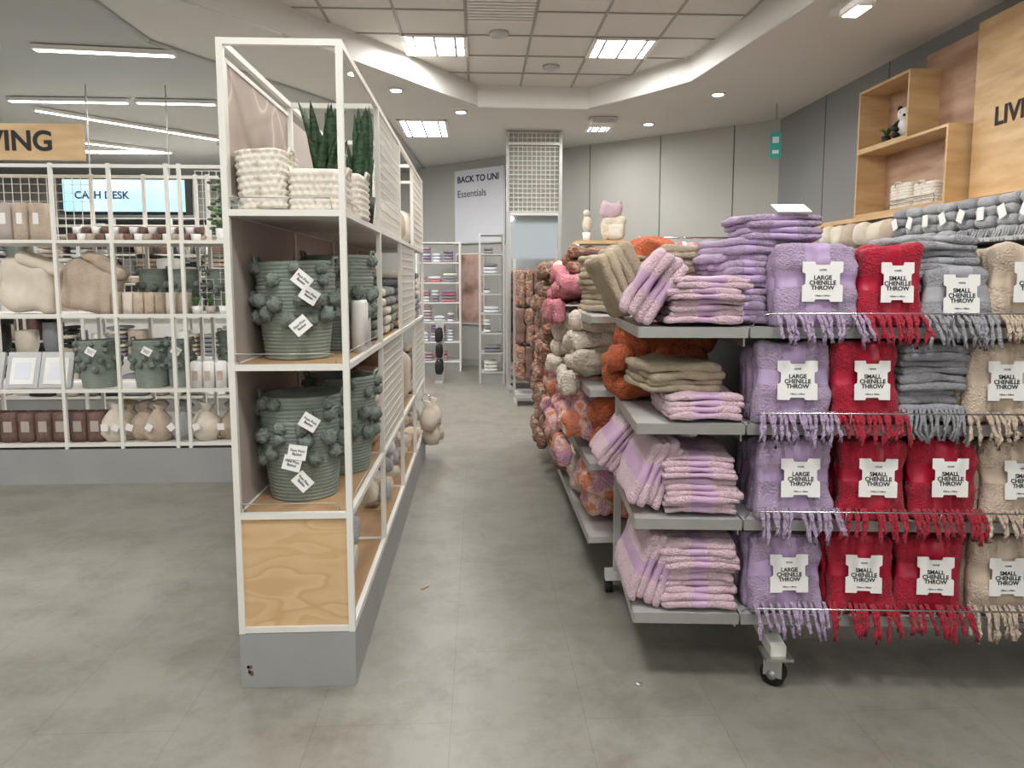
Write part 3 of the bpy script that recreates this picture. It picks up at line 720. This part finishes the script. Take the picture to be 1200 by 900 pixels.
for i,(x,m) in enumerate(((-2.72,M_cream),(-2.54,M_beige),(-2.40,M_beige),(-2.24,M_greyl),(-2.06,M_cream),(-1.88,M_khaki),(-1.7,M_cream),(-2.64,M_khaki))):
    b.lathe([(.001,0),(.08,0),(.11,.06),(.10,.15),(.05,.21),(.03,.23),(.065,.28),(.03,.27),(.001,.24)],m,24,(x,YF+.14+.05*(i%2),0),fn=lambda p,i=i:Vector((p.x*(1+.3*noise.noise(p*8+Vector((i*5,0,0)))),p.y,p.z*(1+.2*noise.noise(p*6+Vector((i*3,0,0)))))))
    b.box((x-.03,YF+.01,.12),(.05,.004,.05),M_card,Matrix.Rotation(.3*i,3,'Y'))
for v in b.v: v.z=max(v.z,.001)
b.obj('drawstring_bag_group',(0,0,.297))
b=B()
for i in range(3):
    b.M=Matrix.Translation((-1.75+i*.27,YF+.4,0)); stack_into(b,.24,.18,8,.045,[M_grey,M_cream,M_grey][i],None,1,slump=.2)
b.M=Matrix.Identity(4)
for v in b.v: v.z=max(v.z,.001)
b.obj('towel_stack_row',(0,0,1.247))
b=B()
for i in range(3):
    b.M=Matrix.Translation((-4.9+i*.35,YF+.25,0)); stack_into(b,.28,.25,7,.045,[M_grey,M_cream,M_beige][i],None,1)
for v in b.v: v.z=max(v.z,.001)
b.obj('towel_stack_row',(0,0,.697))
# background departments
def bgshelf(name,x0,x1,y,h,levels,mats,seed,deep=.45,frame=M_white,back=None,fold=.7):
    rnd=random.Random(seed); b=B(); n=max(1,int((x1-x0)/.9))
    for i in range(n+1):
        x=x0+(x1-x0)*i/n
        for yy in (y-.012,y+deep): b.bb(x-.015,x+.015,yy-.015,yy+.015,0,h,frame)
    b.bb(x0,x1,y,y+deep,0,.15,M_base)
    if back: b.bb(x0,x1,y+deep-.02,y+deep,.15,h,back)
    zz=[.165+(h-.165)*k/levels for k in range(levels+1)]
    for k,z in enumerate(zz):
        b.bb(x0+.016,x1-.016,y-.01,y+deep-.001,z-.02,z-.001,frame)
        if k<levels:
            x=x0+.05; hh=(zz[1]-zz[0])
            while x<x1-.2:
                w=rnd.uniform(.1,.3); q=hh*rnd.uniform(.4,.85); m=rnd.choice(mats)
                c=rnd.random()
                if c<(1-fold)*.6: b.rbox((x+w/2,y+.2,z+q/2),(w*.92,.3,q),.03,m,res=.07,amp=.02)
                elif c<.4+fold*.6:
                    for j in range(int(q/.05)): b.rbox((x+w/2,y+.2,z+.025+j*.05),(w*.92,.3,.048),.02,m if rnd.random()<.7 else rnd.choice(mats),res=.07)
                else: b.lathe([(.001,0),(w*.3,0),(w*.42,q*.5),(w*.4,q),(w*.3,q),(.001,q*.8)],m,14,(x+w/2,y+.2,z))
                x+=w+.02
    b.obj(name)
bgshelf('homeware_shelving',-7.5,-1.4,8.2,2.0,4,[M_grey,M_cream,M_card,M_beige,M_sage,M_dark],3,fold=.5)
bgshelf('homeware_shelving',-8.5,-2.2,10.8,2.3,5,[M_grey,M_card,M_dark,M_beige,M_card,M_brown],4,back=M_wallr,fold=.4)
bgshelf('homeware_shelving',-9.5,-2.5,13.2,2.6,5,[M_grey,M_card,M_dark,M_beige,M_card],5,back=M_wallr)
bgshelf('mirror_reflection_shelving',-3.5,3.2,-5.6,2.2,4,[M_grey,M_card,M_multi,M_beige,M_pink,M_sage],6,back=M_wall)  # unseen shelving added behind the camera for the mirror to reflect
b=B(); b.bb(-4.25,-3.02,7.6,7.66,2.20,2.52,M_screen); b.bb(-4.29,-4.252,7.59,7.67,2.17,2.55,M_dark); b.bb(-4.29,-2.98,7.661,7.68,2.17,2.55,M_dark); b.bb(-3.018,-2.98,7.59,7.67,2.17,2.55,M_dark)
for x in (-4.0,-3.2): b.tube([(x,7.67,2.55),(x,7.67,3.48)],.008,M_steelp)
s=b.obj('cash_desk_screen'); text("CASH DESK",.105,(-3.86,7.597,2.36),M_navy,s,bold=.003)
b=B(); b.bb(-5.6,-5.0,7.6,7.65,2.25,2.45,M_screen); b.tube([(-5.3,7.62,2.45),(-5.3,7.62,3.48)],.012,M_steel); b.obj('hanging_screen')
b=B(); b.bb(-5.5,-2.4,9.6,10.1,0,1.1,M_card); b.bb(-5.6,-2.3,9.5,10.2,1.1,1.16,M_woodsh); b.rbox((-3.2,9.8,1.35),(.36,.04,.26),.01,M_dark,res=.1); b.bb(-3.22,-3.18,9.8,9.84,1.16,1.3,M_dark); b.obj('cash_desk_counter')
b=B(); b.bb(-.13,.13,-.13,.13,0,3.48,M_wall); b.bb(-.14,.14,-.14,.14,0,.12,M_base); b.obj('structural_post',(-1.55,10.5,0))
# ---------------- centre back
b=B(); b.bb(.42,1.10,9.8,10.4,0,ZC-.001,M_wall)
b.bb(.38,.42,9.74,9.8,0,ZC-.01,M_steelp); b.bb(1.10,1.14,9.74,9.8,0,ZC-.01,M_steelp)
b.obj('structural_column')
b=B(); mesh(b,.42,1.10,9.76,9.76,2.42,3.46,.06,M_white,.004); b.bb(.42,1.1,9.73,9.75,3.3,3.33,M_white); b.obj('wire_grid_panel')
b=B(); b.bb(.44,1.08,9.7,9.74,.12,2.36,M_mirror); 
for x in (.42,1.10): b.bb(x-.02,x+.02,9.68,9.75,.05,2.4,M_steel)
b.bb(.44,1.08,9.68,9.75,2.361,2.4,M_white); b.bb(.44,1.08,9.68,9.75,.08,.119,M_steel); b.bb(.40,.46,9.3,9.8,0,.049,M_steel); b.bb(1.06,1.12,9.3,9.8,0,.049,M_steel)
b.obj('standing_mirror')
wd=Vector((6.0,-5.12)).normalized(); wa=math.atan2(wd.y,wd.x)
def onwall(s,off,z): return (-2.2+wd.x*s+wd.y*off,14.1+wd.y*s-wd.x*off,z)
b=B(); b.bb(-.54,.54,0,.03,0,1.22,M_signw); b.bb(-.56,.56,.005,.035,-.02,1.24,M_steel)
s=b.obj('back_to_uni_sign',onwall(2.95,.05,2.13),wa)
text("BACK TO UNI",.146,(-.48,-.004,1.06),M_navy,s,align='LEFT',bold=.004); text("Essentials",.17,(-.48,-.004,.82),M_navy,s,align='LEFT')
b=B(); b.bb(-.3,.3,0,.02,0,1.18,M_poster); b.bb(-.32,.32,.005,.03,-.02,1.20,M_card); b.obj('bedroom_poster',onwall(2.74,.05,.75),wa)
bgshelf('towel_shelving',-1.0,-.30,11.6,2.1,6,[M_signw,M_pink,M_lilac,M_rose,M_card,M_grey],9,frame=M_card,fold=1)
bgshelf('bedding_rack',.02,.36,10.2,2.15,7,[M_signw,M_grey,M_card],10,deep=.4,frame=M_steelp,fold=1)
b=B()
for k in range(3):
    for q in range(3): b.rbox((0,.0+q*.12,.22+k*.24),(.10,.06,.2),.028,M_dark,res=.05,amp=.015)
b.bb(-.06,.06,.32,.34,0,.9,M_steelp); b.bb(-.06,.06,-.05,.34,0,.03,M_steelp)
for k in range(3): b.tube([(0,-.05,.33+k*.24),(0,.33,.33+k*.24)],.006,M_chrome)
b.obj('slipper_rack',(-.58,10.3,0))
b=B()
for k in range(3):
    for i in range(5): b.rbox((.5+i*.1,8.5,.3+k*.45+.2),(.1,.35,.42),.03,[M_multi,M_brown,M_multi][(i+k)%3],res=.03,amp=.03,fr=12)
b.bb(.44,1.1,8.3,8.7,.1,.14,M_steelp)
for x in (.44,1.1): b.bb(x-.015,x+.015,8.68,8.71,0,1.75,M_steelp); b.bb(x-.015,x+.015,8.3,8.7,0,.05,M_steelp)
b.obj('knitted_throw_rack')
b=B(); 
b.bb(1.2,2.3,8.6,9.05,1.93,1.97,M_ply)
for x in (1.2,2.3): b.bb(x-.02,x+.02,8.6,9.05,0,1.93,M_card)
for z in (.3,.8,1.3,1.62): b.bb(1.22,2.28,8.6,9.05,z-.02,z,M_card)
for k,z in enumerate((.3,.8,1.3,1.62)):
    for i in range(4): b.rbox((1.35+i*.26,8.78,z+.14),(.24,.3,.26),.08,[M_ivory,M_pink,M_cream][(i+k)%3],res=.03,amp=.04,fr=10)
b.obj('plush_wall_display')
b=B(); b.rbox((0,0,.15),(.28,.16,.28),.07,M_ivory,res=.02,amp=.03,amp2=.01); b.rbox((.02,-.09,.1),(.2,.1,.2),.05,M_cream,res=.03,amp=.03); b.rbox((-.02,.0,.36),(.26,.14,.2),.06,M_pink,res=.02,amp=.03)
for s_ in (-1,1): b.ball((-.02+s_*.09,0,.45),.035,M_pink,12,.2,30)
b.obj('plush_cushion_stack',(1.66,8.75,1.98))
b=B(); b.lathe([(.001,0),(.04,0),(.05,.1),(.001,.1)],M_card,16); b.ball((0,0,.2),.07,M_ivory,12,.3,20,(.8,.8,1.4)); b.ball((0,0,.33),.045,M_ivory,12,.2,20); b.obj('white_plush_toy',(1.32,8.7,1.97))
b=B()
for i in range(16): b.rbox((2.15+i*.06,0,1.25),(.05,.3,1.3),.02,[M_rose,M_signw,M_pink][i%3],res=.12,amp=.015)
b.tube([(2.1,0,1.95),(3.15,0,1.95)],.012,M_chrome); 
for x in (2.1,3.15): b.tube([(x,0,0),(x,0,1.97)],.014,M_chrome)
b.obj('pink_robe_rail',(-.35,7.7,.0))
# ---------------- right wall displays
b=B()
X0=3.5
b.bb(X0,3.8,3.0,8.2,2.03,2.07,M_ply)
def bx(y0,y1,z0,z1):
    t=.022
    b.bb(X0,3.79,y0,y0+t,z0,z1,M_ply); b.bb(X0,3.79,y1-t,y1,z0,z1,M_ply); b.bb(X0+.001,3.79,y0+t,y1-t,z0,z0+t,M_ply); b.bb(X0+.001,3.79,y0+t,y1-t,z1-t,z1,M_ply); b.bb(3.77,3.789,y0+t,y1-t,z0+t,z1-t,M_walnut)
bx(5.26,6.55,2.071,2.66); bx(5.78,6.55,2.661,3.2)
b.obj('plywood_box_shelf')
b=B(); b.bb(3.76,3.79,5.25,5.98,2.68,3.36,M_walnut); b.obj('woodgrain_wall_panel')
b=B(); b.bb(3.66,3.76,2.6,5.22,2.1,3.36,M_ply); s=b.obj('plywood_living_sign'); text("LIVING",.18,(3.655,5.00,2.64),M_black,s,rz=D(-90),align='LEFT',bold=.004)
woven('woven_storage_basket',3.63,5.9,2.095,.2,.28,.2); woven('woven_storage_basket',3.63,5.58,2.095,.2,.26,.17)
b=B(); b.tube([(3.51,5.4,2.1),(3.51,5.4,2.16),(3.51,6.0,2.16),(3.51,6.0,2.1)],.004,M_chrome,6); b.tube([(3.51,5.4,2.13),(3.51,6.0,2.13)],.003,M_chrome,6); b.obj('wire_shelf_rail')
b=B()
b.ball((0,0,.09),.075,M_card,16,sc=(1,1,1.15)); b.ball((-.01,0,.205),.062,M_card,16,sc=(1,1.1,.95))
for s_ in (-1,1):
    b.ball((0,s_*.05,.26),.022,M_dark,10); b.ball((-.056,s_*.024,.212),.015,M_dark,10,sc=(.6,1,1.2))
    b.tube([(-.01,s_*.05,.14),(-.05,s_*.075,.1),(-.075,s_*.05,.07)],.024,M_dark,10,[1,1,.9])
    b.tube([(-.02,s_*.05,.03),(-.09,s_*.06,.03),(-.1,s_*.06,.045)],.028,M_dark,10,[.9,1,.8])
b.ball((-.068,0,.19),.012,M_dark,8)
b.obj('panda_soft_toy',(3.62,6.0,2.684),D(45))
b=B(); b.lathe([(.001,0),(.03,0),(.04,.07),(.001,.06)],M_dark,14)
for k in range(24):
    a=R(0,6.28); b.tube([(0,0,.06),(math.cos(a)*.03,math.sin(a)*.03,.12),(math.cos(a)*.07,math.sin(a)*.07,.12+R(-.02,.05))],.007,M_leaf2,4,[.6,1,.2])
b.obj('small_potted_plant',(3.6,6.25,2.684))
b=B()
for z in (.25,.7,1.15,1.45,1.76): b.bb(3.15,3.75,3.0,8.2,z-.025,z,M_steelp)
for y in (3.0,4.0,5.0,6.0,7.0,8.2): b.bb(3.7,3.78,y-.02,y+.02,0,2.02,M_steelp)
b.obj('wall_shelving')
b=B(); y=3.1; i=0
while y<5.35:
    m=M_greyl if i%4 else M_grey
    for j in range(4): b.rbox((3.33+R(-.01,.01),y+R(-.008,.008),.034+j*.064),(.3,.165,.07),.032,m,res=.022,amp=.014,fr=12,amp2=.004)
    for q in range(6): b.tube([(3.18,y-.06+q*.024,.05),(3.165,y-.06+q*.024+R(-.008,.008),.01),(3.145,y-.06+q*.024+R(-.012,.012),-.03)],.006,m,5)
    b.box((3.158,y-.01,.15),(.004,.06,.08),M_card,Matrix.Rotation(.4*((i%3)-1),3,'X'))
    y+=.185; i+=1
b.obj('folded_grey_blanket_row',(0,0,1.762))
b=B()
for q in range(9): b.rbox((3.35,5.52+q*.2,.1),(.32,.19,.20),.08,M_cream if q%3 else M_beige,res=.03,amp=.03,fr=9)
b.rest(); b.obj('rolled_cream_towel_row',(0,0,1.762))
for z in (.252,.702,1.152,1.452): goods('folded_blanket_pile',3.18,3.6,3.1,8.1,z,.26,[M_grey,M_beige,M_cream,M_pink],16)
b=B(); b.rbox((0,0,.003),(.05,.014,.004),.002,M_woodsh,res=.02); b.obj('dry_leaf',(-.27,3.35,0),.9)
b=B(); b.lathe([(.014,0),(.012,.004),(.004,.005)],M_steel,14); b.obj('floor_stud',(.59,2.48,0))
# ---------------- world, camera
w=bpy.data.worlds.new('store_ambient'); bpy.context.scene.world=w; w.use_nodes=True
w.node_tree.nodes['Background'].inputs[0].default_value=(.93,.94,.95,1); w.node_tree.nodes['Background'].inputs[1].default_value=.9
cam=bpy.data.cameras.new('camera'); co=bpy.data.objects.new('camera',cam); COL.objects.link(co)
cam.sensor_width=36; cam.lens=831/1200*36; cam.shift_y=-38/1200; cam.clip_start=.05
co.location=(0,0,1.5); co.rotation_euler=(math.pi/2-D(5.8),0,-D(2.7)); bpy.context.scene.camera=co
bpy.context.scene.view_settings.view_transform='Standard'
